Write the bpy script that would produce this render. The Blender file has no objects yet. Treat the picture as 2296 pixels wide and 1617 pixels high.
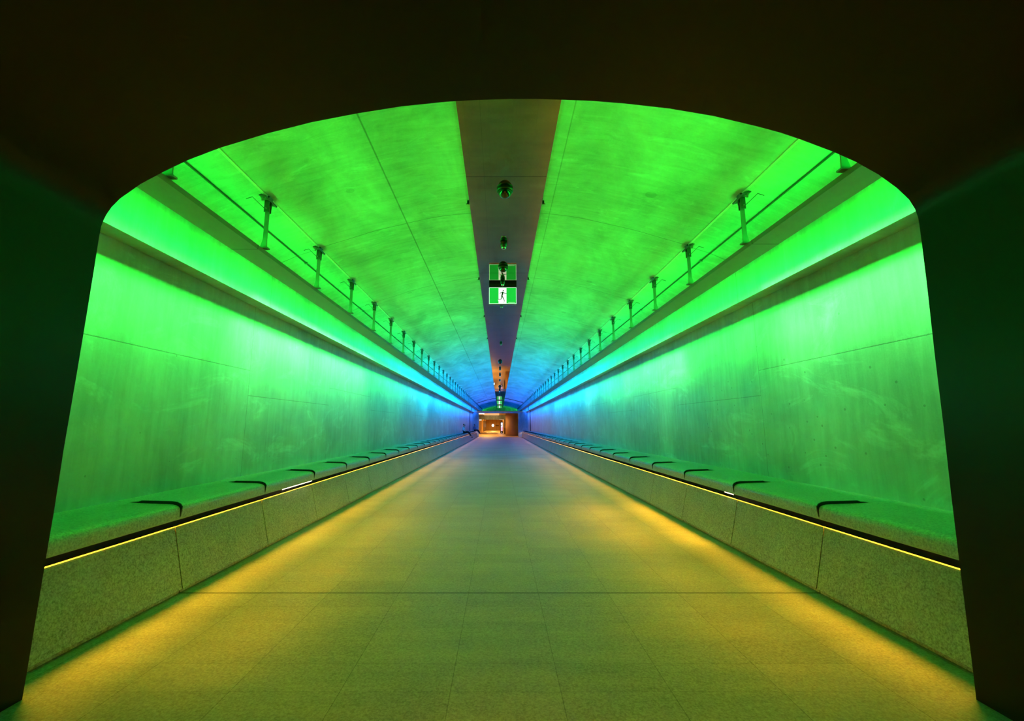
import bpy, bmesh, math, random
from mathutils import Vector, Matrix
random.seed(7)
S = bpy.context.scene
COL = S.collection

# ------------------------------------------------------------------ camera
# origin = eye point, floor is at z = -1.5, the tunnel runs along +Y
FL = -1.5
cam_d = bpy.data.cameras.new('camera')
cam = bpy.data.objects.new('camera', cam_d)
COL.objects.link(cam)
cam.location = (0, 0, 0)
cam.rotation_euler = (math.pi/2 + math.atan(145.5/950), 0, 0)
cam_d.sensor_width = 36
cam_d.lens = 36*950/2296
cam_d.shift_x = 28/2296
cam_d.clip_start = .05
cam_d.clip_end = 400
S.camera = cam
# ------------------------------------------------------------------ world and exposure
w = bpy.data.worlds.new('world'); S.world = w
w.use_nodes = True
w.node_tree.nodes['Background'].inputs[0].default_value = (.006, .006, .004, 1)
w.node_tree.nodes['Background'].inputs[1].default_value = .15
S.view_settings.view_transform = 'Standard'
S.view_settings.look = 'None'
S.view_settings.gamma = 1
S.view_settings.exposure = 0
S.cycles.use_denoising = True
S.cycles.use_adaptive_sampling = True
S.cycles.adaptive_threshold = .08
S.cycles.adaptive_min_samples = 16
S.cycles.max_bounces = 5
S.cycles.diffuse_bounces = 3
S.cycles.glossy_bounces = 3
S.cycles.sample_clamp_indirect = 6

# ------------------------------------------------------------------ lamp colours along the tunnel
KEYS = [(0, (.0, 1, .025)), (8, (.0, 1, .045)), (12, (.0, 1, .13)), (15, (.0, .95, .36)), (18, (0, .78, .78)),
        (22, (0, .60, 1)), (28, (0, .42, 1)), (38, (0, .24, 1)), (50, (0, .14, 1)), (67, (0, .12, 1)),
        (71, (0, .3, .6)), (74, (.03, 1, .08)), (80, (.03, 1, .05))]
def led_colour(y):
    for (a, ca), (b, cb) in zip(KEYS, KEYS[1:]):
        if y <= b:
            t = max(0, (y-a)/(b-a)); return tuple(p+(q-p)*t for p, q in zip(ca, cb))
    return KEYS[-1][1]
def area(name, loc, direction, width, length, power, colour, spread=180):
    d = bpy.data.lights.new(name, 'AREA'); d.shape = 'RECTANGLE'
    d.size = width; d.size_y = length; d.energy = power; d.color = colour; d.spread = math.radians(spread)
    o = bpy.data.objects.new(name, d); COL.objects.link(o)
    z = -Vector(direction).normalized(); y = Vector((0, 1, 0)); x = y.cross(z).normalized()
    m = Matrix((x, y, z)).transposed().to_4x4(); m.translation = Vector(loc); o.matrix_world = m
    return o
SIDES = {'left': dict(s=-1, wall=-3.59, up=-3.38, step=1.72, tray_in=-2.74, tray_out=-3.04, zt=2.03, X=-2.74, zh=2.67),
         'right': dict(s=1, wall=3.73, up=3.52, step=1.79, tray_in=2.87, tray_out=3.17, zt=2.09, X=2.87, zh=2.71)}
UP_Q, BEAM_Q, WASH_Q, FLOOD_Q, WARM_Q = 6.0, 7.2, 6.6, 8.6, 4.4
def seg_positions():
    y = 1.2
    out = []
    while y < 75:
        L = 1.44 if y < 22 else 2.88
        out.append((y + L/2, L)); y += L
    return out
for side, q in SIDES.items():
    s = q['s']
    for yc, L in seg_positions():
        c = led_colour(yc)
        k = 1.0 if yc < 57 else .35
        kb = 1 + .5*min(1, max(0, (yc-15)/15))          # the blue modules are driven harder
        hot = 2.1 if side == 'left' and 5.5 < yc < 11 else 1.55 if side == 'right' and (yc < 5.6 or 9 < yc < 13) else 1.0
        # uplight on the trough
        area('uplight', (q['tray_out']-s*.10, yc, q['zt']+.006), (-s*.3, 0, 1), .05, L*.98, UP_Q*L*k*kb, c, 170)
        area('vault_beam', (q['tray_out']-s*.16, yc, q['zt']+.008), (-s*.9, 0, .5), .04, L*.98, BEAM_Q*L*k*kb, c, 60)
        # wall washers in the gap behind the trough: a narrow pale beam and a wide saturated flood
        pale = tuple(min(1, ((.16 if hot > 1 else .09) if yc < 18 else .02)+v) for v in c)
        area('wall_washer', (q['tray_out']+s*.08, yc, q['zt']+.0), (s*.52, 0, -1), .10, L*.98, WASH_Q*L*k*kb*hot*(.75+.5*random.random()), pale, 44)
        area('wall_flood', (q['tray_out']+s*.022, yc, q['zt']), (s*.95, 0, -.72), .03, L*.98, FLOOD_Q*1.08*L*k*kb, c, 152)
    # warm strip hidden in the slot between plinth and bench
    y = 2.75
    while y < 55.5:
        L = 1.38 if y < 16 else 2.82
        t = min(1, max(0, (y-8)/26))
        col = (1, .47+.01*t, .018+.27*t)
        k = 1.0
        if side == 'right' and 4.6 < y < 8.2: k = 2.1
        if side == 'left' and 3.5 < y < 7.5: k = 1.25
        if y > 18: k = .55
        area('slot_light', (s*3.030, y+L/2, -.868), (-s*.85, 0, -1), .016, L, WARM_Q*1.25*L*k, col, 88)
        area('slot_light', (s*3.095, y+L/2, -.876), (-s*1, 0, -.40), .022, L, WARM_Q*1.15*L*k, col, 50)
        y += L+.06
# lobby ceiling lamps and one lamp in the entrance bay behind the viewer
for (x, y, p) in [(-1.5, 62, 240), (-2.2, 70, 260), (.3, 98, 420), (-2.5, 104, 420), (-1.6, 117, 700)]:
    area('lobby_lamp', (x, y, 1.74), (0, 0, -1), 1.2, 2.4, p, (1, .52, .13), 170)
area('entrance_lamp', (0, -1.2, 2.0), (0, .28, -1), .5, .5, 150, (1, .44, .02), 88)

# ------------------------------------------------------------------ node helpers
class NT:
    def __init__(s, name):
        s.m = bpy.data.materials.new(name); s.m.use_nodes = True
        s.t = s.m.node_tree; s.b = s.t.nodes['Principled BSDF']
    def n(s, typ, **kw):
        o = s.t.nodes.new(typ)
        for k, v in kw.items(): setattr(o, k, v)
        return o
    def put(s, sock, v):
        if hasattr(v, 'is_output') or isinstance(v, bpy.types.NodeSocket): s.t.links.new(v, sock)
        else: sock.default_value = v
    def math(s, op, a, b=0.0, c=0.0):
        o = s.n('ShaderNodeMath', operation=op); s.put(o.inputs[0], a); s.put(o.inputs[1], b); s.put(o.inputs[2], c); return o.outputs[0]
    def pos(s):
        g = s.n('ShaderNodeNewGeometry'); x = s.n('ShaderNodeSeparateXYZ'); s.t.links.new(g.outputs['Position'], x.inputs[0])
        s.P = g.outputs['Position']; s.X, s.Y, s.Z = x.outputs; return s
    def noise(s, scale=(1, 1, 1), sc=1.0, detail=4.0, rough=.55, dist=0.0):
        mp = s.n('ShaderNodeMapping'); s.t.links.new(s.P, mp.inputs[0]); mp.inputs['Scale'].default_value = scale
        o = s.n('ShaderNodeTexNoise'); s.t.links.new(mp.outputs[0], o.inputs['Vector'])
        o.inputs['Scale'].default_value = sc; o.inputs['Detail'].default_value = detail; o.inputs['Roughness'].default_value = rough
        o.inputs['Distortion'].default_value = dist
        return o.outputs['Fac']
    def rng(s, v, a, b, c=0.0, d=1.0):
        o = s.n('ShaderNodeMapRange'); s.put(o.inputs[0], v)
        for i, k in enumerate((a, b, c, d)): s.put(o.inputs[i+1], k)
        return o.outputs[0]
    def line(s, p, p0, period, wd):
        d = s.math('PINGPONG', s.math('SUBTRACT', p, p0), period/2)
        return s.rng(d, wd*.6, wd*1.4, 1.0, 0.0)
    def mix(s, f, a, b):
        o = s.n('ShaderNodeMix', data_type='RGBA'); s.put(o.inputs[0], f); s.put(o.inputs[6], a); s.put(o.inputs[7], b); return o.outputs[2]
    def voro(s, sc, scale=(1, 1, 1)):
        mp = s.n('ShaderNodeMapping'); s.t.links.new(s.P, mp.inputs[0]); mp.inputs['Scale'].default_value = scale
        o = s.n('ShaderNodeTexVoronoi'); s.t.links.new(mp.outputs[0], o.inputs['Vector']); o.inputs['Scale'].default_value = sc
        return o
    def bump(s, h, st=.3, d=.01):
        o = s.n('ShaderNodeBump'); s.put(o.inputs['Height'], h); o.inputs['Strength'].default_value = st; o.inputs['Distance'].default_value = d
        s.t.links.new(o.outputs[0], s.b.inputs['Normal'])
    def fin(s, col, rough, metal=0.0, spec=.5):
        s.put(s.b.inputs['Base Color'], col); s.put(s.b.inputs['Roughness'], rough)
        s.b.inputs['Metallic'].default_value = metal; s.b.inputs['Specular IOR Level'].default_value = spec
        return s.m
def c4(r, g=None, b=None):
    return (r, r if g is None else g, r if b is None else b, 1)
def plain(name, col, rough=.5, metal=0.0, spec=.5):
    k = NT(name).pos()
    n = k.noise(sc=9, detail=3)
    return k.fin(k.mix(k.rng(n, .3, .7, 0, .25), c4(*col), c4(*[v*.7 for v in col])), rough, metal, spec)
def glow(name, col, strength):
    k = NT(name); k.fin(c4(*[v*.5 for v in col]), .4)
    k.b.inputs['Emission Color'].default_value = c4(*col); k.b.inputs['Emission Strength'].default_value = strength
    return k.m
def concrete(name, kind):
    k = NT(name).pos()
    if kind == 'vault':
        big = k.noise((1, .55, 1), 1.1, 5, .6, .6); fine = k.noise((.6, 3.2, .6), 3.5, 5, .65, .8)
    else:
        big = k.noise((1, .5, .5), 1.2, 5, .6, .5); fine = k.noise((1, 3.6, .45), 3.0, 5, .6, .4)
    grit = k.noise((1, 1, 1), 60, 3, .6)
    a = k.rng(big, .36, .68, .36, .60)
    b = k.rng(fine, .35, .70, -.045, .07)
    g = k.rng(grit, .3, .7, -.02, .02)
    v = k.math('ADD', k.math('ADD', a, b), g)
    if kind == 'wall':                                     # light laitance clouds and scuffs
        cl = k.noise((1, .35, .8), 2.2, 8, .72, 1.2)
        v = k.math('ADD', v, k.rng(cl, .55, .68, 0, .20))
    else:
        cl = k.noise((.7, 1.6, 1), 2.0, 7, .7, 1.4)
        v = k.math('ADD', v, k.rng(cl, .58, .70, 0, .13))
    # formwork joints
    if kind == 'wall':
        j = k.line(k.Y, 6.05, 2.88, .004)
        par = k.math('GREATER_THAN', k.math('PINGPONG', k.math('SUBTRACT', k.Y, 7.49), 2.88), 1.44)
        hz = k.rng(par, 0, 1, .42, .78)
        h = k.rng(k.math('ABSOLUTE', k.math('SUBTRACT', k.math('ADD', k.Z, k.rng(grit, 0, 1, -.006, .006)), hz)), .002, .007, 1, 0)
        low = k.math('MULTIPLY', k.line(k.Y, 6.62, 5.76, .004), k.math('LESS_THAN', k.Z, .42))
        lines = k.math('MAXIMUM', k.math('MAXIMUM', j, h), k.math('MULTIPLY', low, .5))
        vo = k.voro(7.5)                                   # blow holes
        sp_ = k.n('ShaderNodeSeparateColor'); k.t.links.new(vo.outputs['Color'], sp_.inputs[0])
        sz = k.rng(sp_.outputs[0], .45, 1, .0, .11)
        hole = k.math('LESS_THAN', vo.outputs['Distance'], sz)
        hole = k.math('MULTIPLY', hole, k.math('LESS_THAN', k.Z, 1.25))
        lines = k.math('MAXIMUM', lines, k.math('MULTIPLY', hole, .8))
    elif kind == 'upper':
        lines = k.line(k.Y, 6.05, 2.88, .005)
    else:
        ring = k.line(k.Y, 6.12, 2.88, .007)
        l1 = k.rng(k.math('ABSOLUTE', k.math('ADD', k.X, 1.42)), .005, .012, 1, 0)
        l2 = k.rng(k.math('ABSOLUTE', k.math('SUBTRACT', k.X, .77)), .003, .009, .7, 0)
        lines = k.math('MAXIMUM', ring, k.math('MAXIMUM', l1, l2))
        for (x, y, r) in [(1.98, 5.15, .07), (-1.9, 5.0, .05), (-.62, 3.55, .022), (1.9, 8.6, .06), (1.75, 11.2, .06), (-2.0, 9.1, .05)]:
            dx = k.math('SUBTRACT', k.X, x); dy = k.math('SUBTRACT', k.Y, y)
            d = k.math('SQRT', k.math('ADD', k.math('MULTIPLY', dx, dx), k.math('MULTIPLY', dy, dy)))
            lines = k.math('MAXIMUM', lines, k.rng(d, r*.9, r*1.1, .42, 0))
    v = k.math('MULTIPLY', v, k.rng(lines, 0, 1, 1, .5))
    cc = k.n('ShaderNodeCombineColor')
    for i, f in enumerate((.72, 1.0, .97)): k.put(cc.inputs[i], k.math('MULTIPLY', v, f))
    k.bump(k.math('SUBTRACT', k.math('ADD', k.rng(big, 0, 1, 0, .5), k.rng(grit, 0, 1, 0, .06)), lines), .22, .006)
    r = k.rng(big, .35, .65, .29, .36) if kind != 'vault' else .75
    return k.fin(cc.outputs[0], r, 0, .8 if kind != 'vault' else .15)
def granite(name='granite', rough=.55, spec=.35, bump=.12, lift=0.0):
    k = NT(name).pos()
    a = k.noise(sc=75, detail=4, rough=.7); b = k.noise(sc=34, detail=5, rough=.65); c = k.noise(sc=2.2, detail=3)
    v = k.math('ADD', k.rng(a, .38, .62, -.11, .11), k.math('ADD', k.rng(b, .36, .64, .25, .36), k.rng(c, .3, .7, -.03+lift, .03+lift)))
    cc = k.n('ShaderNodeCombineColor')
    for i, f in enumerate((1.0, .97, .86)): k.put(cc.inputs[i], k.math('MULTIPLY', v, f))
    k.bump(a, bump, .003)
    return k.fin(cc.outputs[0], rough, 0, spec)
def floor_mat():
    k = NT('stone_paving').pos()
    br = k.n('ShaderNodeTexBrick'); mp = k.n('ShaderNodeMapping')
    k.t.links.new(k.P, mp.inputs[0]); mp.inputs['Location'].default_value = (.28, -4.11, 0)
    k.t.links.new(mp.outputs[0], br.inputs['Vector'])
    br.offset = 0; br.squash = 1; br.inputs['Scale'].default_value = 1
    br.inputs['Brick Width'].default_value = .63; br.inputs['Row Height'].default_value = .288
    br.inputs['Mortar Size'].default_value = .0022; br.inputs['Mortar Smooth'].default_value = .2; br.inputs['Bias'].default_value = 0
    br.inputs['Color1'].default_value = c4(.24); br.inputs['Color2'].default_value = c4(.275); br.inputs['Mortar'].default_value = c4(.17)
    sp = k.noise(sc=85, detail=3, rough=.7); st = k.noise((.25, 1.5, 1), 5, 5, .6); pit = k.noise((1, 1, 1), 42, 5, .7); big = k.noise((.5, .5, 1), 1.2, 3)
    v = k.n('ShaderNodeRGBToBW'); k.t.links.new(br.outputs['Color'], v.inputs[0])
    vv = k.math('ADD', v.outputs[0], k.rng(sp, .38, .62, -.06, .06))
    vv = k.math('ADD', vv, k.rng(pit, .33, .67, -.04, .04))
    vv = k.math('ADD', vv, k.rng(st, .35, .65, -.028, .028))
    vv = k.math('ADD', vv, k.rng(big, .3, .7, -.03, .03))
    j = k.rng(k.math('ABSOLUTE', k.math('SUBTRACT', k.Y, 4.11)), .007, .011, 1, 0)
    j2 = k.math('MULTIPLY', k.line(k.X, -.28, .63, .0025), .5)
    vv = k.math('MULTIPLY', vv, k.rng(j, 0, 1, 1, .12))
    vv = k.math('MULTIPLY', vv, k.rng(j2, 0, 1, 1, .6))
    dx = k.math('ADD', k.X, 2.68); dy = k.math('SUBTRACT', k.Y, 5.03)       # round repair ring by the left plinth
    d = k.math('SQRT', k.math('ADD', k.math('MULTIPLY', dx, dx), k.math('MULTIPLY', dy, dy)))
    ring = k.rng(k.math('ABSOLUTE', k.math('SUBTRACT', d, .07)), .006, .014, .35, 0)
    vv = k.math('MULTIPLY', vv, k.rng(ring, 0, 1, 1, .3))
    cc = k.n('ShaderNodeCombineColor')
    for i, f in enumerate((1.0, .93, .78)): k.put(cc.inputs[i], k.math('MULTIPLY', vv, f))
    k.bump(k.math('ADD', k.math('MULTIPLY', pit, .4), k.math('MULTIPLY', br.outputs['Fac'], -.6)), .25, .004)
    return k.fin(cc.outputs[0], k.rng(st, .3, .7, .42, .56), 0, .4)
def strip_mat():
    k = NT('polished_metal_soffit').pos()
    st = k.noise((.4, 1.6, 1), 3, 4, .6); bl = k.noise((1, 1, 1), 1.1, 2)
    j = k.line(k.Y, 5.13, 3.55, .006)
    mid = k.math('MULTIPLY', k.rng(k.math('ABSOLUTE', k.math('ADD', k.X, .2)), .001, .004, 1, 0), .4)
    v = k.math('MULTIPLY', k.rng(bl, .3, .7, .34, .40), k.rng(k.math('MAXIMUM', j, mid), 0, 1, 1, .25))
    cc = k.n('ShaderNodeCombineColor')
    for i, f in enumerate((1.0, .86, .55)): k.put(cc.inputs[i], k.math('MULTIPLY', v, f))
    k.bump(st, .02, .004)
    return k.fin(cc.outputs[0], k.rng(st, .3, .7, .02, .06), 1.0)
M = dict(
    wall=concrete('concrete_wall', 'wall'), upper=concrete('concrete_band', 'upper'), vault=concrete('concrete_vault', 'vault'),
    granite=granite(), bench=granite('honed_granite', .34, .8, .0, .05), floor=floor_mat(), strip=strip_mat(),
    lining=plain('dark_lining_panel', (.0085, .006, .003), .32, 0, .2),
    tray=plain('painted_trough', (.20, .21, .19), .5), steel=plain('galvanised_steel', (.26, .27, .26), .42, .55),
    darksteel=plain('dark_bracket_steel', (.09, .10, .09), .45, .4), black=plain('black_plastic', (.006, .006, .006), .35),
    gap=plain('recess_shade', (.008, .008, .008), .8), dome=plain('smoked_dome', (.004, .004, .004), .08, 0, .8),
    chrome=plain('chrome_ring', (.75, .76, .75), .18, 1.0), trim=plain('pale_slot_edge', (.42, .40, .34), .35, .3),
    ledge=plain('pale_ledge', (.72, .72, .70), .5), rib=plain('joint_rubber', (.03, .03, .04), .6),
    timber=plain('veneer_panel', (.60, .40, .13), .45), timber2=plain('dark_veneer', (.25, .12, .045), .4),
    door=plain('dark_lift_door', (.06, .05, .035), .35, .5), lobbyfloor=plain('lobby_tile', (.62, .42, .20), .35),
    lobbyceil=plain('lobby_ceiling', (.70, .52, .30), .6), column=plain('bronze_column', (.40, .23, .11), .62, .1),
    deep=plain('deep_brown', (.05, .024, .008), .7, 0, .2), counter=plain('counter_wood', (.16, .08, .03), .5),
    lampw=glow('lamp_diffuser', (1, .86, .62), 5), disc=glow('lit_disc', (1, .95, .85), 1.4), tube=glow('led_tube', (1, .82, .50), 5),
    sgreen=glow('sign_green', (.01, .50, .05), 1.0), sedge=glow('sign_edge', (.6, 1, .65), 1.1), swhite=glow('sign_white', (.95, 1, .95), 1.15),
    sfig=plain('sign_figure_green', (.0, .09, .02), .5), spixel=glow('display_white', (.85, .80, 1), 1.3), spink=glow('display_pink', (1, .55, .75), .9),
    skin=plain('skin', (.45, .27, .19), .5), hair=plain('dark_hair', (.015, .012, .012), .6), shirt=plain('pale_shirt', (.82, .86, .90), .8),
    shirt2=plain('blue_shirt', (.16, .25, .40), .8), trousers=plain('dark_trousers', (.012, .012, .018), .8), shoe=plain('dark_shoe', (.02, .02, .02), .5),
    panel=glow('ceiling_glow_sheet', (1, .55, .24), .75), blinker=glow('small_white_lamp', (.75, .95, 1), 1.5))

# ------------------------------------------------------------------ mesh helpers
def mesh_obj(name, verts, faces, mat, parent=None, smooth=False):
    me = bpy.data.meshes.new(name); me.from_pydata([tuple(v) for v in verts], [], faces); me.update()
    bm = bmesh.new(); bm.from_mesh(me); bmesh.ops.recalc_face_normals(bm, faces=bm.faces); bm.to_mesh(me); bm.free()
    if smooth: me.polygons.foreach_set('use_smooth', [True]*len(me.polygons))
    me.materials.append(mat)
    o = bpy.data.objects.new(name, me); COL.objects.link(o)
    if parent: o.parent = parent
    return o
class MB:
    def __init__(s): s.v = []; s.f = []
    def add(s, v, f):
        n = len(s.v); s.v += [Vector(p) for p in v]; s.f += [tuple(i+n for i in q) for q in f]; return s
    def box(s, x0, x1, y0, y1, z0, z1, m=None):
        v = [Vector((x, y, z)) for z in (z0, z1) for y in (y0, y1) for x in (x0, x1)]
        if m: v = [m @ p for p in v]
        return s.add(v, [(0, 1, 3, 2), (4, 6, 7, 5), (0, 4, 5, 1), (2, 3, 7, 6), (0, 2, 6, 4), (1, 5, 7, 3)])
    def extrude(s, prof, y0, y1, closed=True, caps=True):          # prof: (x, z)
        n = len(prof); v = [(x, y0, z) for x, z in prof]+[(x, y1, z) for x, z in prof]
        f = [(i, (i+1) % n, n+(i+1) % n, n+i) for i in range(n if closed else n-1)]
        if closed and caps: f += [tuple(range(n)), tuple(range(2*n-1, n-1, -1))]
        return s.add(v, f)
    def lathe(s, prof, c=(0, 0, 0), seg=24, axis='z'):            # prof: (r, h)
        v = []
        for r, h in prof:
            for k in range(seg):
                a = 2*math.pi*k/seg; p = (r*math.cos(a), r*math.sin(a), h)
                if axis == 'y': p = (p[0], p[2], p[1])
                if axis == 'x': p = (p[2], p[0], p[1])
                v.append((p[0]+c[0], p[1]+c[1], p[2]+c[2]))
        f = [(i*seg+k, i*seg+(k+1) % seg, (i+1)*seg+(k+1) % seg, (i+1)*seg+k) for i in range(len(prof)-1) for k in range(seg)]
        f += [tuple(range(seg)), tuple(range((len(prof)-1)*seg, len(prof)*seg))]
        return s.add(v, f)
    def tube(s, pts, r, seg=8):
        pts = [Vector(p) for p in pts]; v = []
        for i, p in enumerate(pts):
            d = (pts[min(i+1, len(pts)-1)]-pts[max(i-1, 0)]).normalized()
            a = d.orthogonal().normalized() if i == 0 else (a-d*a.dot(d)).normalized()
            b = d.cross(a); rr = r[i] if isinstance(r, (list, tuple)) else r
            v += [p+(a*math.cos(t)+b*math.sin(t))*rr for t in [2*math.pi*k/seg for k in range(seg)]]
        f = [(i*seg+k, i*seg+(k+1) % seg, (i+1)*seg+(k+1) % seg, (i+1)*seg+k) for i in range(len(pts)-1) for k in range(seg)]
        f += [tuple(range(seg)), tuple(range((len(pts)-1)*seg, len(pts)*seg))]
        return s.add(v, f)
    def build(s, name, mat, parent=None, smooth=False, bevel=0):
        o = mesh_obj(name, s.v, s.f, mat, parent, smooth)
        if bevel:
            b = o.modifiers.new('bevel', 'BEVEL'); b.width = bevel; b.segments = 2; b.limit_method = 'ANGLE'
        return o
def auto_smooth(o, ang=35):
    me = o.data; me.polygons.foreach_set('use_smooth', [True]*len(me.polygons)); me.set_sharp_from_angle(angle=math.radians(ang)); return o
def tag(o, label, cat, group=None):
    o['label'] = label; o['category'] = cat
    if group: o['group'] = group
    return o
def empty(name, loc, label, cat, group=None):
    o = bpy.data.objects.new(name, None); COL.objects.link(o); o.location = loc; o.empty_display_size = .1
    return tag(o, label, cat, group)
def structure(o): o['kind'] = 'structure'; return o
def copy_thing(root, loc, label, group=None):
    r = root.copy(); COL.objects.link(r); r.location = loc; r['label'] = label
    if group: r['group'] = group
    for ch in list(root.children):
        c = ch.copy(); COL.objects.link(c); c.parent = r
        for g in list(ch.children):
            d = g.copy(); COL.objects.link(d); d.parent = c
    return r
ONES = ['', 'first', 'second', 'third', 'fourth', 'fifth', 'sixth', 'seventh', 'eighth', 'ninth', 'tenth', 'eleventh', 'twelfth', 'thirteenth',
        'fourteenth', 'fifteenth', 'sixteenth', 'seventeenth', 'eighteenth', 'nineteenth']
TENS = {2: ('twentieth', 'twenty'), 3: ('thirtieth', 'thirty'), 4: ('fortieth', 'forty')}
def nth(i):
    if i < 20: return ONES[i]
    t, u = divmod(i, 10)
    return TENS[t][0] if u == 0 else TENS[t][1]+'-'+ONES[u]

# ------------------------------------------------------------------ floor
structure(MB().box(-4.2, 4.2, -5, 57, FL-.2, FL).build('floor', M['floor']))
# ------------------------------------------------------------------ vault and walls
Y0, Y1 = 2.35, 76.0
def vault_profile(sgn):
    if sgn < 0: return [(-.41, 3.245), (-.95, 3.18), (-1.45, 3.065), (-1.9, 2.95), (-2.32, 2.81), (-2.60, 2.72), (-2.74, 2.672)]
    return [(.59, 3.245), (1.13, 3.18), (1.6, 3.075), (2.05, 2.965), (2.46, 2.84), (2.74, 2.755), (2.87, 2.715)]
def shell(name, prof, y0, y1, mat, th, outward, smooth=True):
    # open profile thickened outwards into a solid slab
    n = len(prof); out = []
    for i, (x, z) in enumerate(prof):
        a = Vector(prof[max(i-1, 0)]); b = Vector(prof[min(i+1, n-1)]); d = (b-a).normalized()
        nn = Vector((-d.y, d.x))*outward
        out.append((x+nn.x*th, z+nn.y*th))
    o = MB().extrude(list(prof)+out[::-1], y0, y1).build(name, mat)
    return auto_smooth(o, 30) if smooth else o
for side, q in SIDES.items():
    s = q['s']
    # refine the vault with a smooth curve
    P = vault_profile(s)
    fine = []
    for i in range(len(P)-1):
        p0, p1, p2, p3 = P[max(i-1, 0)], P[i], P[i+1], P[min(i+2, len(P)-1)]
        for t in (0, .25, .5, .75):
            fine.append(tuple(.5*((2*b)+(-a+c)*t+(2*a-5*b+4*c-d)*t*t+(-a+3*b-3*c+d)*t**3) for a, b, c, d in zip(p0, p1, p2, p3)))
    fine.append(P[-1])
    structure(shell('ceiling_vault_'+side, fine, Y0, Y1, M['vault'], .25, 1 if s > 0 else -1))
    zl = q['zh']
    # haunch between ledge and wall top
    hp = [(q['X'], zl-.012), (q['X']+s*.32, zl-.12), (q['up'], zl-.27)]
    structure(shell('ceiling_haunch_'+side, hp, Y0, Y1, M['vault'], .25, 1 if s > 0 else -1, False))
    structure(MB().extrude([(q['X']-s*.012, zl+.03), (q['X']-s*.012, zl-.004), (q['X']+s*.008, zl-.016), (q['X']+s*.008, zl+.03)], Y0, Y1).build('trim_ledge_'+side, M['ledge']))
    # overhanging band and recessed lower wall
    u = q['up']
    structure(MB().extrude([(u, zl-.24), (u, q['step']), (u+s*.45, q['step']), (u+s*.45, zl-.24)], Y0, Y1).build('wall_band_'+side, M['upper']))
    structure(MB().extrude([(q['wall'], q['step']+.1), (q['wall'], FL), (q['wall']+s*.25, FL), (q['wall']+s*.25, q['step']+.1)], Y0, Y1).build('wall_'+side, M['wall']))
structure(MB().box(-.44, .62, Y0, Y1, 3.225, 3.5).build('ceiling_soffit', M['strip']))
structure(MB().box(-4.0, 4.1, Y1, Y1+.2, 1.0, 3.6).build('wall_end', M['wall']))
# ribs at the movement joint, on wall and vault
for side, q in SIDES.items():
    s = q['s']; m = MB()
    m.box(min(q['wall'], q['wall']-s*.06), max(q['wall'], q['wall']-s*.06), 51.4, 51.55, -.7, q['step'])
    m.box(min(q['up'], q['up']-s*.05), max(q['up'], q['up']-s*.05), 51.4, 51.55, q['step'], 2.42)
    structure(m.build('trim_joint_'+side, M['rib']))
    P = vault_profile(s)
    structure(shell('trim_vault_joint_'+side, [(x, z-.05) for x, z in P], 51.4, 51.6, M['rib'], .05, 1 if s > 0 else -1, False))

# ------------------------------------------------------------------ entrance lining (the dark arch)
ARCH = [(-2.64, -1.5), (-2.637, -1.378), (-2.628, -.761), (-2.623, -.513), (-2.621, -.122), (-2.612, .31), (-2.606, .708), (-2.603, .982), (-2.602, 1.221),
        (-2.599, 1.283), (-2.590, 1.323), (-2.577, 1.364), (-2.550, 1.417), (-2.502, 1.479), (-2.38, 1.583), (-2.24, 1.67), (-2.089, 1.754), (-1.88, 1.845), (-1.571, 1.952),
        (-1.273, 2.037), (-.973, 2.102), (-.671, 2.156), (-.367, 2.191), (-.14, 2.206), (.061, 2.213), (.25, 2.213), (.404, 2.208), (.63, 2.198), (.855, 2.178), (1.158, 2.140),
        (1.458, 2.083), (1.754, 2.003), (1.903, 1.957), (2.028, 1.909), (2.246, 1.814), (2.383, 1.743), (2.523, 1.65), (2.630, 1.555), (2.700, 1.470),
        (2.729, 1.405), (2.741, 1.345), (2.741, 1.292), (2.738, 1.184), (2.73, .928), (2.707, .422), (2.692, -.016), (2.675, -.382), (2.66, -.803), (2.642, -1.378), (2.637, -1.5)]
def arch_outer(d):
    out = []
    for i, (x, z) in enumerate(ARCH):
        a = Vector(ARCH[max(i-1, 0)]); b = Vector(ARCH[min(i+1, len(ARCH)-1)]); t = (b-a).normalized()
        out.append((x-t.y*d, z+t.x*d if z > FL+.01 else z))
    return out
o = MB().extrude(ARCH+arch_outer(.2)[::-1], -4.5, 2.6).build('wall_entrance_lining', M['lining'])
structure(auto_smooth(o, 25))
structure(MB().box(-3.2, 3.2, -4.7, -4.5, FL, 2.7).build('wall_entrance_back', M['lining']))

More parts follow.
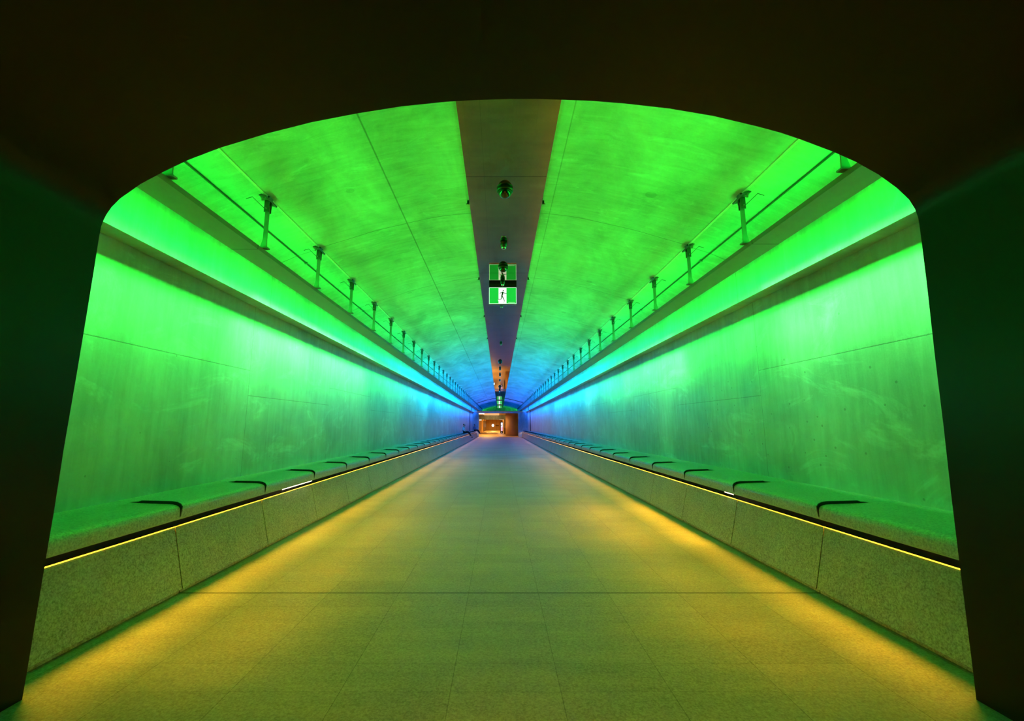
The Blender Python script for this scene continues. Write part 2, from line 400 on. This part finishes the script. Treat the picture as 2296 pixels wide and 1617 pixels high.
# ------------------------------------------------------------------ plinths and benches
JOINTS = [4.11+1.44*k for k in range(-1, 36)]            # block joints, 2.67 ... 54.5
g = .005
for side, q in SIDES.items():
    s = q['s']
    # plinth slab: leaning face, small top lip
    prof = [(s*2.872, FL+.035), (s*3.0, -.945), (s*3.006, -.937), (s*3.05, -.937), (s*3.05, FL+.0), (s*2.90, FL+.0), (s*2.90, FL+.035)]
    first = None
    for i, y in enumerate(JOINTS):
        k = i+1
        lab = f'{nth(k)} speckled granite plinth slab from the dark entrance arch, along the {side} side'
        if first is None:
            first = MB().extrude(prof, 0, 1.44-2*g).build('plinth_slab', M['granite'], bevel=.003)
            mtrim = MB().extrude([(s*2.998, -.944), (s*2.998, -.931), (s*3.03, -.931), (s*3.03, -.938), (s*2.999, -.9445)], 0, 1.44-2*g)
            mtrim.build('lit_lip_strip', M['trim'], first)  # pale strip added on the stone lip to paint its lit edge
            tag(first, lab, 'plinth', f'granite plinth slabs on the {side} side'); first.location = (0, y+g, 0)
        else:
            copy_thing(first, (0, y+g, 0), lab)
    # bench block: rounded front edge, cut at its near end by a drain-like notch
    wx = q['wall']
    sec = [(wx, -.70, 0), (s*3.50, -.706, 0), (s*3.42, -.712, .0), (s*3.34, -.717, .004), (s*3.24, -.7205, .005), (s*3.15, -.7235, .005), (s*3.08, -.726, .005), (s*3.04, -.729, .005), (s*3.012, -.735, .004),
           (s*2.990, -.745, .003), (s*2.976, -.760, .002), (s*2.970, -.785, .0), (s*2.968, -.852, 0), (s*2.985, -.855, 0), (s*3.30, -.855, 0), (wx, -.855, 0)]
    first = None
    for i, y in enumerate(JOINTS):
        lab = f'{nth(i+1)} rounded stone bench block from the dark entrance arch, against the {side} wall'
        if first is None:
            n = len(sec)
            v = [(x, d, z) for x, z, d in sec]+[(x, 1.44-2*g*.6, z) for x, z, d in sec]
            f = [(a, (a+1) % n, n+(a+1) % n, n+a) for a in range(n)]
            # end caps as a fan of strips (top profile against the flat underside)
            f += [tuple(range(n)), tuple(range(2*n-1, n-1, -1))]
            first = mesh_obj('bench_block', v, f, M['bench']); auto_smooth(first, 40)
            fin = [(s*3.46, -.7105), (s*3.37, -.703), (s*3.345, -.694), (s*3.06, -.700), (s*3.01, -.707), (s*2.978, -.722), (s*2.958, -.748), (s*2.960, -.785), (s*2.968, -.840),
                   (s*2.975, -.840), (s*2.985, -.77), (s*3.02, -.75), (s*3.12, -.74), (s*3.45, -.725)]
            MB().extrude(fin, -.004, .007).build('edge_fin', M['black'], first)
            tag(first, lab, 'bench', f'stone bench blocks against the {side} wall'); first.location = (0, y+g*.6, 0)
        else:
            copy_thing(first, (0, y+g*.6, 0), lab)
    # carcass behind slot and joints, and floor gap: near-black colour paints in the shade
    structure(MB().box(min(s*3.16, wx), max(s*3.16, wx), 2.4, 55.95, FL, -.858).build('wall_base_'+side, M['gap']))
    structure(MB().box(min(s*2.915, s*3.04), max(s*2.915, s*3.04), 2.67, 55.9, FL, FL+.03).build('baseboard_'+side, M['gap']))
    # thin metal bead under the bench nose
    lb = f'thin pale metal bead under the stone bench nose on the {side} side'
    tag(MB().extrude([(s*2.967, -.853), (s*2.967, -.862), (s*2.985, -.862), (s*2.985, -.853)], 2.7, 55.9).build('metal_bead', M['trim']), lb, 'trim')
# visible LED tubes
for side, y0, y1 in (('left', 5.98, 6.95), ('right', 5.56, 5.82)):
    s = SIDES[side]['s']
    t = empty('led_tube', (s*2.985, (y0+y1)/2, -.868), f'glowing warm white LED tube showing in the slot under the {side} stone bench', 'light')
    L = y1-y0
    MB().tube([(0, -L/2+.02, 0), (0, L/2-.02, 0)], .010, 10).build('tube', M['tube'], t, True)
    MB().tube([(0, -L/2-.005, 0), (0, -L/2+.02, 0)], .012, 10).build('end_cap', M['black'], t, True)
    MB().tube([(0, L/2-.02, 0), (0, L/2+.005, 0)], .012, 10).build('end_cap', M['black'], t, True)

# ------------------------------------------------------------------ light troughs and hangers
for side, q in SIDES.items():
    s = q['s']; a, b, z = q['tray_in'], q['tray_out'], q['zt']
    root = empty('light_trough', (0, 2.5, z), f'long flat light trough hung under the vault on the {side} side', 'light')
    prof = [(a, -.005), (a, -.055), (b, -.055), (b, -.005), (b-s*.012, -.005), (b-s*.012, -.03), (a+s*.012, -.03), (a+s*.012, -.005)]
    MB().extrude(prof, 0, 73).build('trough_body', M['tray'], root)
    for yy in (4.55-2.5, 16.07-2.5, 27.59-2.5):
        MB().box(min(a-s*.001, b+s*.001), max(a-s*.001, b+s*.001), yy, yy+.012, -.0565, -.004).build('joint_strip', M['darksteel'], root)
    MB().box(min(b-s*.13, b-s*.07), max(b-s*.13, b-s*.07), 0, 73, -.0295, -.006).build('led_housing', M['darksteel'], root)
    # small conduit on the haunch
    c = empty('conduit', (0, 2.5, 0), f'thin dark conduit running along the haunch above the {side} light trough', 'pipe')
    zc = q['zh']-.12; xc = q['X']+s*.32
    MB().tube([(xc, 0, zc-.016), (xc, 73, zc-.016)], .010, 8).build('pipe_run', M['darksteel'], c, True)
    for k in range(24):
        yy = 1.0+k*2.88
        MB().box(xc-.02, xc+.02, yy, yy+.02, zc-.03, zc+.004).build('pipe_clip', M['steel'], c)
    # hangers
    first = None
    ys = [3.24+1.44*k for k in range(46)]
    for i, y in enumerate(ys):
        lab = f'{nth(i+1)} steel hanger from the dark entrance arch, holding the {side} light trough'
        if first is None:
            zh = q['zh']
            r = empty('trough_hanger', (q['X'], y, zh), lab, 'bracket', f'steel hangers of the {side} light trough')
            rot = Matrix.Rotation(s*math.radians(-20), 4, 'Y')
            MB().box(-.055, .055, -.125, .125, -.045, -.022, rot).build('mounting_plate', M['darksteel'], r, bevel=.004)
            MB().box(-.035, .035, -.04, .04, -.022, .01, rot).build('spacer', M['darksteel'], r)
            for yy in (-.09, .09):
                MB().lathe([(.012, -.085), (.012, -.045)], (s*.018, yy, 0), 8).build('bolt', M['steel'], r)
                MB().lathe([(.021, -.060), (.021, -.047)], (s*.018, yy, 0), 6).build('nut', M['steel'], r)
            y1_ = MB(); y1_.box(-.030, .030, -.028, -.018, -.19, -.045); y1_.box(-.030, .030, .018, .028, -.19, -.045); y1_.box(-.030, .030, -.028, .028, -.058, -.045)
            y1_.build('yoke', M['darksteel'], r, bevel=.003)
            MB().lathe([(.010, -.045), (.010, .045)], (0, 0, -.15), 8, 'y').build('pin', M['steel'], r)
            zb = q['zt']-zh
            MB().add([(-.024, -.006, -.10), (.024, -.006, -.10), (.024, -.006, -.40), (.024+s*.0, -.006, zb+.12), (.030 if s < 0 else .055, -.006, zb), (-.055 if s < 0 else -.030, -.006, zb), (-.024, -.006, zb+.12), (-.024, -.006, -.40),
                      (-.024, .006, -.10), (.024, .006, -.10), (.024, .006, -.40), (.024, .006, zb+.12), (.030 if s < 0 else .055, .006, zb), (-.055 if s < 0 else -.030, .006, zb), (-.024, .006, zb+.12), (-.024, .006, -.40)],
                     [(0, 1, 2, 7), (7, 2, 3, 6), (6, 3, 4, 5), (8, 15, 10, 9), (15, 14, 11, 10), (14, 13, 12, 11)] +
                     [(i_, (i_+1) % 8, 8+(i_+1) % 8, 8+i_) for i_ in range(8)]).build('hanger_bar', M['steel'], r)
            MB().box(-.05, .05, -.03, .03, zb-.0, zb+.016).build('foot', M['steel'], r)
            MB().tube([(s*.03, 0, -.14), (s*.07, -.02, -.105), (s*.07, -.20, -.10), (s*.14, -.20, -.125)], .004, 6).build('hook_rod', M['darksteel'], r)
            first = r
        else:
            copy_thing(first, (q['X'], y, q['zh']), lab)

# ------------------------------------------------------------------ fixtures on the polished soffit
ZS = 3.225
def dome_camera(y, r, x, label):
    t = empty('dome_camera', (x, y, ZS), label, 'camera', 'black domes on the ceiling strip')
    MB().lathe([(r, 0), (r, -.028), (r*.97, -.036), (r*.88, -.040)], (0, 0, 0), 28).build('base_ring', M['black'], t, True)
    MB().lathe([(r*.86*math.cos(a), -.036-r*.80*math.sin(a)) for a in [math.pi/2*k/8*.985 for k in range(9)]], (0, 0, 0), 28).build('dome', M['dome'], t, True)
    return t
def detector(y, r, h, x, label):
    t = empty('ceiling_detector', (x, y, ZS), label, 'detector', 'small pendant detectors on the ceiling strip')
    MB().lathe([(r, 0), (r, -h*.55), (r*.8, -h*.75)], (0, 0, 0), 20).build('housing', M['black'], t, True)
    MB().lathe([(r*.62, -h*.72), (r*.66, -h*.82), (r*.66, -h), (r*.50, -h), (r*.46, -h*.82)], (0, 0, 0), 20).build('ring', M['chrome'], t, True)
    MB().lathe([(r*.5*math.cos(a), -h*.85-r*.35*math.sin(a)) for a in [math.pi/2*k/5*.98 for k in range(6)]], (0, 0, 0), 16).build('lens', M['dome'], t, True)
    return t
dome_camera(5.43, .112, .074, 'large black dome camera on the ceiling strip, nearest the entrance arch')
detector(7.15, .060, .115, .075, 'black pendant detector with bright ring, between the two nearest domes')
dome_camera(8.32, .100, .075, 'black dome camera on the ceiling strip overlapping the first exit sign')
detector(9.12, .050, .13, .07, 'small dark detector hanging right before the first exit sign')
detector(11.1, .048, .08, .06, 'small ringed detector just beyond the first exit sign')
detector(16.5, .050, .08, .06, 'lone small detector in the middle of the grey ceiling strip')
dome_camera(21.4, .110, .035, 'black dome on the strip where its purple sheen begins')
detector(24.0, .055, .13, .03, 'black detector right behind the third dome, before the orange reflection')
detector(27.0, .060, .13, .03, 'black detector at the start of the orange reflection in the strip')
detector(30.5, .060, .08, .02, 'small black detector alone amid the orange reflection in the strip')
dome_camera(35.5, .120, .02, 'black dome camera within the far part of the orange reflection')
detector(38.8, .070, .20, .01, 'tall black detector behind the fourth dome over the orange reflection')
detector(44.5, .070, .14, .0, 'far black detector close before the dark end of the strip')
def exit_sign(y, x, zc, label):
    t = empty('exit_sign', (x, y, ZS), label, 'sign', 'green running man exit signs')
    W, H = .315, .39
    z1 = -.085; z0 = z1-H
    MB().box(-W, W, -.03, .03, -.085, 0).build('mounting_box', M['black'], t, bevel=.003)
    MB().box(-W, W, -.012, .012, z0-.03, z0-.014).build('bottom_rail', M['chrome'], t)
    MB().box(-W, W, -.010, .010, z0, z1).build('acrylic_panel', M['sedge'], t, bevel=.003)
    yf = -.0125
    d = .012
    MB().box(-W+d, -.098, yf, yf+.002, z0+d, z1-d).build('green_field', M['sgreen'], t)
    MB().box(.085, W-d, yf, yf+.002, z0+d, z1-d).build('green_field', M['sgreen'], t)
    dm = MB().box(-.092, .080, yf, yf+.002, z0+d*1.2, z1-d*1.5); dm.box(-.112, -.092, yf, yf+.002, z0+.075, z0+.100)
    dm.build('white_doorway', M['swhite'], t)
    cx, cz = 0.0, (z0+z1)/2
    def P(u, v): return (cx+u, yf-.003, cz+v)
    fg = MB()
    fg.lathe([(.016, -.001), (.016, .001)], P(.012, .115), 16, 'y')
    def limb(pts, r): fg.tube([P(*p) for p in pts], r, 6)
    limb([(.000, .090), (-.006, .045), (-.022, -.010)], [.018, .019, .014])
    limb([(-.004, .085), (-.046, .072), (-.070, .038)], [.009, .008, .005])
    limb([(.006, .083), (.045, .052), (.088, .048)], [.009, .008, .005])
    limb([(-.020, -.005), (-.036, -.085), (-.105, -.088)], [.013, .009, .006])
    limb([(-.016, -.008), (.018, -.075), (.040, -.128)], [.013, .009, .006])
    limb([(.040, -.128), (.032, -.150), (.010, -.165)], [.006, .005, .004])
    fo = fg.build('running_figure', M['sfig'], t)
    # flatten the figure onto the panel
    for v in fo.data.vertices: v.co.y = yf-.001+(v.co.y-(yf-.003))*.1
    tx = MB()
    for k in range(14): tx.box(.125+k*.0115, .133+k*.0115, yf-.002, yf, z0+.030, z0+.036)
    tx.build('small_print', M['swhite'], t)
    return t
exit_sign(9.40, .075, 0, 'nearest lit green running-man exit sign hanging from the ceiling strip')
exit_sign(55.0, .0, 0, 'far lit green running-man exit sign hanging above the lobby doorway')
exit_sign(68.0, .0, 0, 'smallest lit green exit sign, beyond and above the lobby portal')
# little clips on the edges of the strip
for side, xx in (('left', -.455), ('right', .635)):
    for i, yy in enumerate((5.75, 9.0, 12.25, 15.5)):
        t = empty('edge_clip', (xx, yy, 3.215), f'{nth(i+1)} tiny dark clip from the arch on the {side} edge of the ceiling strip', 'clip', 'tiny clips on the strip edges')
        sg = -1 if side == 'left' else 1
        MB().box(-.015, .015, -.012, .012, -.03, .02).build('body', M['black'], t)
        MB().tube([(0, 0, -.02), (sg*.03, -.01, -.035)], .006, 6).build('tip', M['black'], t)
for (x, y, z, lb, st) in [(-2.92, 51.0, 2.25, 'tiny white lamp at the far left end of the vault', .34), (-.42, 33.0, 3.19, 'tiny white point lamp beside the strip, left of centre', .06)]:
    t = empty('point_lamp', (x, y, z), lb, 'light')
    MB().lathe([(.05*math.cos(a), .05*math.sin(a)) for a in [-math.pi/2*.98+math.pi*.98*k/8 for k in range(9)]], (0, 0, 0), 12).build('globe', M['blinker'], t, True)
    MB().lathe([(.03, .03), (.03, st)], (0, 0, 0), 10).build('stem', M['darksteel'], t)

# ------------------------------------------------------------------ lobby at the far end
LY = 57.0
fx0, fx1, fz = -2.76, 2.49, 1.60
m = MB()
m.box(-3.62, fx0, LY, LY+.3, FL, fz+.15); m.box(fx1, 3.76, LY, LY+.3, FL, fz+.15); m.box(fx0, fx1, LY, LY+.3, fz, fz+.15)
structure(m.build('wall_lobby_front', M['upper']))
structure(MB().box(-4.2, 4.2, LY-.0, 126, FL-.2, FL+.004).build('floor_lobby', M['lobbyfloor']))
structure(MB().box(-4.2, 4.2, LY+.3, 126, 1.8, 1.92).build('ceiling_lobby', M['lobbyceil']))
structure(MB().box(-4.2, -3.9, LY+.3, 126, FL, 1.8).build('wall_lobby_left', M['timber']))
structure(MB().box(3.9, 4.2, LY+.3, 126, FL, 1.8).build('wall_lobby_right', M['timber2']))
structure(MB().box(-4.2, 4.2, 125.5, 126, FL, 1.8).build('wall_lobby_back', M['timber']))
for i, x in enumerate((-3.35, -2.1, -.85, .05)):
    structure(MB().box(x-.02, x+.02, 125.44, 125.5, FL, 1.8).build(f'trim_panel_joint_{i+1}', M['timber2']))
structure(MB().box(-3.9, .05, 88, 96, 1.40, 1.8).build('ceiling_beam', M['deep']))
t = empty('added_ceiling_glow', (-1.35, 73, 1.8), 'broad glowing sheet added under the lobby ceiling to brighten it', 'light')  # glowing sheet added so the lobby ceiling looks lit; not a lamp
MB().box(-1.35, 1.30, -13, 13, -.02, -.005).build('diffuser', M['panel'], t); MB().box(-1.38, 1.33, -13.03, 13.03, -.005, 0).build('frame', M['steel'], t)
structure(MB().box(.85, 1.25, 78, 125, FL, 1.8).build('wall_lobby_partition', M['timber']))
# sliding door leaves along the left wall
d = empty('lift_door', (-3.86, 101, FL), 'dark metal door leaves along the left wall of the lobby', 'door')
for k in range(5):
    y = k*4.4
    dl = MB().box(-.02, .03, y, y+4.2, 0, 2.7).build('door_leaf', M['door'], d)
    MB().box(.03, .06, y+3.7, y+3.9, 1.0, 1.6).build('pull_handle', M['chrome'], dl)
# round bronze column by the right jamb
c = empty('column', (1.80, 63.2, FL), 'fat brown round column inside the lobby at the right jamb', 'column')
MB().lathe([(.92, .10), (.92, 3.30)], seg=48).build('shaft', M['column'], c, True)
MB().lathe([(.90, 0), (.90, .10)], seg=48).build('base_band', M['counter'], c, True)
# bulkhead with lamp
b = empty('ceiling_bulkhead', (.42, 86, 1.16), 'pale lit ceiling bulkhead with a glowing lower edge in the lobby', 'bulkhead')
MB().box(-.40, .40, 0, 3, .14, .64).build('casing', M['lobbyceil'], b); MB().box(-.44, .44, -.05, 3, 0, .14).build('diffuser', M['lampw'], b)
for (x, y, z, wd, lb) in [(-2.55, 60.5, 1.66, .38, 'bright white ceiling lamp just inside the lobby top left corner'), (-3.63, 80, 1.02, .24, 'small bright wall lamp above the left veneer panel of the lobby')]:
    t = empty('lobby_lamp', (x, y, z), lb, 'light')
    MB().box(-wd, wd, -.15, .15, -.08, .08).build('diffuser', M['lampw'], t, bevel=.02); MB().box(-wd-.03, wd+.03, -.18, .18, .08, .14).build('back_plate', M['steel'], t)
# oval lit disc and dark bar on the back wall
t = empty('round_wall_sign', (-1.93, 125.40, -.02), 'glowing white oval disc on the back wall of the lobby', 'sign')
n = 40
v = [(.37*math.cos(2*math.pi*k/n), 0, .44*math.sin(2*math.pi*k/n)) for k in range(n)]+[(.37*math.cos(2*math.pi*k/n), .08, .44*math.sin(2*math.pi*k/n)) for k in range(n)]
mesh_obj('face', v, [tuple(range(n))]+[tuple(range(2*n-1, n-1, -1))]+[(k, (k+1) % n, n+(k+1) % n, n+k) for k in range(n)], M['disc'], t)
v2 = [(a*1.12, .03+b_*.6, c_*1.12) for a, b_, c_ in v]
mesh_obj('rim', v2, [tuple(range(n))]+[tuple(range(2*n-1, n-1, -1))]+[(k, (k+1) % n, n+(k+1) % n, n+k) for k in range(n)], M['timber2'], t)
tag(MB().box(-1.08, -.20, 125.36, 125.44, -.20, .05).build('name_bar', M['counter'], bevel=.01), 'dark narrow bar sign right of the glowing oval disc', 'sign')
# lit display
t = empty('display_panel', (.42, 84.0, FL), 'tall lit white and pink display panel standing in the lobby', 'display')
MB().box(-.26, .26, 0, .12, 0, 2.2).build('cabinet', M['black'], t, bevel=.01)
MB().box(-.16, .20, -.01, 0, 1.15, 2.05).build('upper_picture', M['spixel'], t); MB().box(-.16, .20, -.01, 0, .42, 1.15).build('lower_picture', M['spink'], t)
MB().lathe([(.09, -.005), (.09, .005)], (-.07, -.018, 1.42), 16, 'y').build('dark_spot', M['black'], t)
MB().lathe([(.06, -.005), (.06, .005)], (0, -.012, .16), 16, 'y').build('foot_lamp', M['spixel'], t)
# counter
t = empty('counter', (.98, 75.5, FL), 'small dark wooden counter left of the round lobby column', 'counter')
MB().box(-.16, .20, 0, 1.6, 0, .98).build('cabinet', M['counter'], t); MB().box(-.30, .34, -.08, 1.68, .98, 1.06).build('counter_top', M['timber2'], t, bevel=.01)

# ------------------------------------------------------------------ people on the bench
def skin(name, pts, edges, mat, parent, root=0, sub=2):
    me = bpy.data.meshes.new(name); me.from_pydata([p[:3] for p in pts], edges, []); me.update()
    o = bpy.data.objects.new(name, me); COL.objects.link(o); o.parent = parent
    m = o.modifiers.new('skin', 'SKIN'); m.use_smooth_shade = True
    for i, v in enumerate(me.skin_vertices[0].data):
        r = pts[i][3]; v.radius = (r, r) if not isinstance(r, tuple) else r; v.use_root = (i == root)
    if sub: u = o.modifiers.new('sub', 'SUBSURF'); u.levels = sub; u.render_levels = sub
    me.materials.append(mat)
    return o
def person(loc, rz, label, shirt, lean=.0):
    r = empty('person', loc, label, 'person'); r.rotation_euler = (0, 0, rz)
    # local: facing +X, seat surface at z = 0, hips at origin, legs stretched forward over the bench and plinth edge
    pts = [(0, 0, .10, .115), (-.01, 0, .26, .125), (.01+lean, 0, .42, .145), (.01+lean, 0, .52, .10), (.03+lean, 0, .585, .055), (.055+lean, 0, .64, .075), (.06+lean, 0, .73, .098), (.05+lean, 0, .80, .07)]
    edges = [(i, i+1) for i in range(7)]
    def chain(start, seq):
        prev = start
        for p in seq: pts.append(p); edges.append((prev, len(pts)-1)); prev = len(pts)-1
    for sy in (-1, 1):
        chain(3, [(.0+lean, sy*.17, .50, .055), (.06+lean, sy*.215, .25, .042), (.24+lean, sy*.15, .14, .032), (.31+lean, sy*.12, .12, .028), (.36+lean, sy*.10, .115, .022)])
        chain(0, [(.10, sy*.09, .10, .088), (.45, sy*.11, .12, .066), (.62, sy*(.10+.03*sy), -.12, .052), (.72, sy*.10, -.33, .036), (.80, sy*.10, -.36, .034)])
    skin('body', pts, edges, M['skin'], r)
    # fingers, one short chain each, rooted in the palm
    for sy in (-1, 1):
        fp = [(.345+lean, sy*.10, .115, .018)]; fe = []
        for j, (dy, L) in enumerate(((-.024, .070), (-.008, .080), (.008, .076), (.024, .060))):
            n0 = len(fp); fp += [(.375+lean, sy*.10+dy, .118, .009), (.375+lean+L*.6, sy*.10+dy, .112, .008), (.375+lean+L, sy*.10+dy, .098, .007)]
            fe += [(0, n0), (n0, n0+1), (n0+1, n0+2)]
        n0 = len(fp); fp += [(.355+lean, sy*.10-sy*.035, .112, .009), (.385+lean, sy*.10-sy*.048, .105, .008)]; fe += [(0, n0), (n0, n0+1)]
        skin('hand', fp, fe, M['skin'], r, 0, 1)
    # face
    hx, hz = .055+lean, .715
    MB().tube([(hx+.092, 0, hz+.01), (hx+.122, 0, hz-.015), (hx+.095, 0, hz-.03)], [.008, .014, .006], 8).build('nose', M['skin'], r, True)
    for sy in (-1, 1):
        MB().lathe([(.013*math.cos(a), .013*math.sin(a)) for a in [-1.5+3*k/6 for k in range(7)]], (hx+.092, sy*.034, hz+.022), 10).build('eye', M['hair'], r, True)
        MB().lathe([(.024*math.cos(a), .024*math.sin(a)) for a in [-1.5+3*k/6 for k in range(7)]], (hx, sy*.098, hz), 10).build('ear', M['skin'], r, True)
    MB().box(hx+.088, hx+.099, -.026, .026, hz-.058, hz-.050).build('mouth', M['counter'], r)
    # clothes
    sp = [(-.0, 0, .11, .132), (-.015, 0, .26, .140), (.01+lean, 0, .42, .160), (.01+lean, 0, .53, .112)]; se = [(0, 1), (1, 2), (2, 3)]
    for sy in (-1, 1):
        n0 = len(sp); sp += [(.0+lean, sy*.175, .50, .068), (.055+lean, sy*.215, .26, .056), (.15+lean, sy*.185, .19, .046)]; se += [(3, n0), (n0, n0+1), (n0+1, n0+2)]
    skin('shirt', sp, se, shirt, r)
    tp = [(0, 0, .10, .125)]; te = []
    for sy in (-1, 1):
        n0 = len(tp); tp += [(.10, sy*.09, .10, .102), (.45, sy*.11, .12, .080), (.62, sy*(.10+.03*sy), -.12, .066), (.70, sy*.10, -.30, .055)]; te += [(0, n0), (n0, n0+1), (n0+1, n0+2), (n0+2, n0+3)]
    skin('trousers', tp, te, M['trousers'], r)
    for sy in (-1, 1):
        skin('shoe', [(.70, sy*.10, -.345, .045), (.78, sy*.10, -.37, .045), (.90, sy*.10, -.355, .038)], [(0, 1), (1, 2)], M['shoe'], r, 0, 1)
    hp = [(hx-.045, 0, hz-.03, .085), (hx-.03, 0, hz+.05, .105), (hx+.015, 0, hz+.095, .085)]
    skin('hair', hp, [(0, 1), (1, 2)], M['hair'], r)
    return r
person((-3.28, 39.0, -.69), math.radians(-8), 'person in pale shirt and dark trousers sitting on the left bench, legs hanging forward', M['shirt'], .02)
person((-3.12, 53.4, -.69), math.radians(-20), 'smaller person in blue shirt sitting at the far end of the left bench', M['shirt2'], -.02)
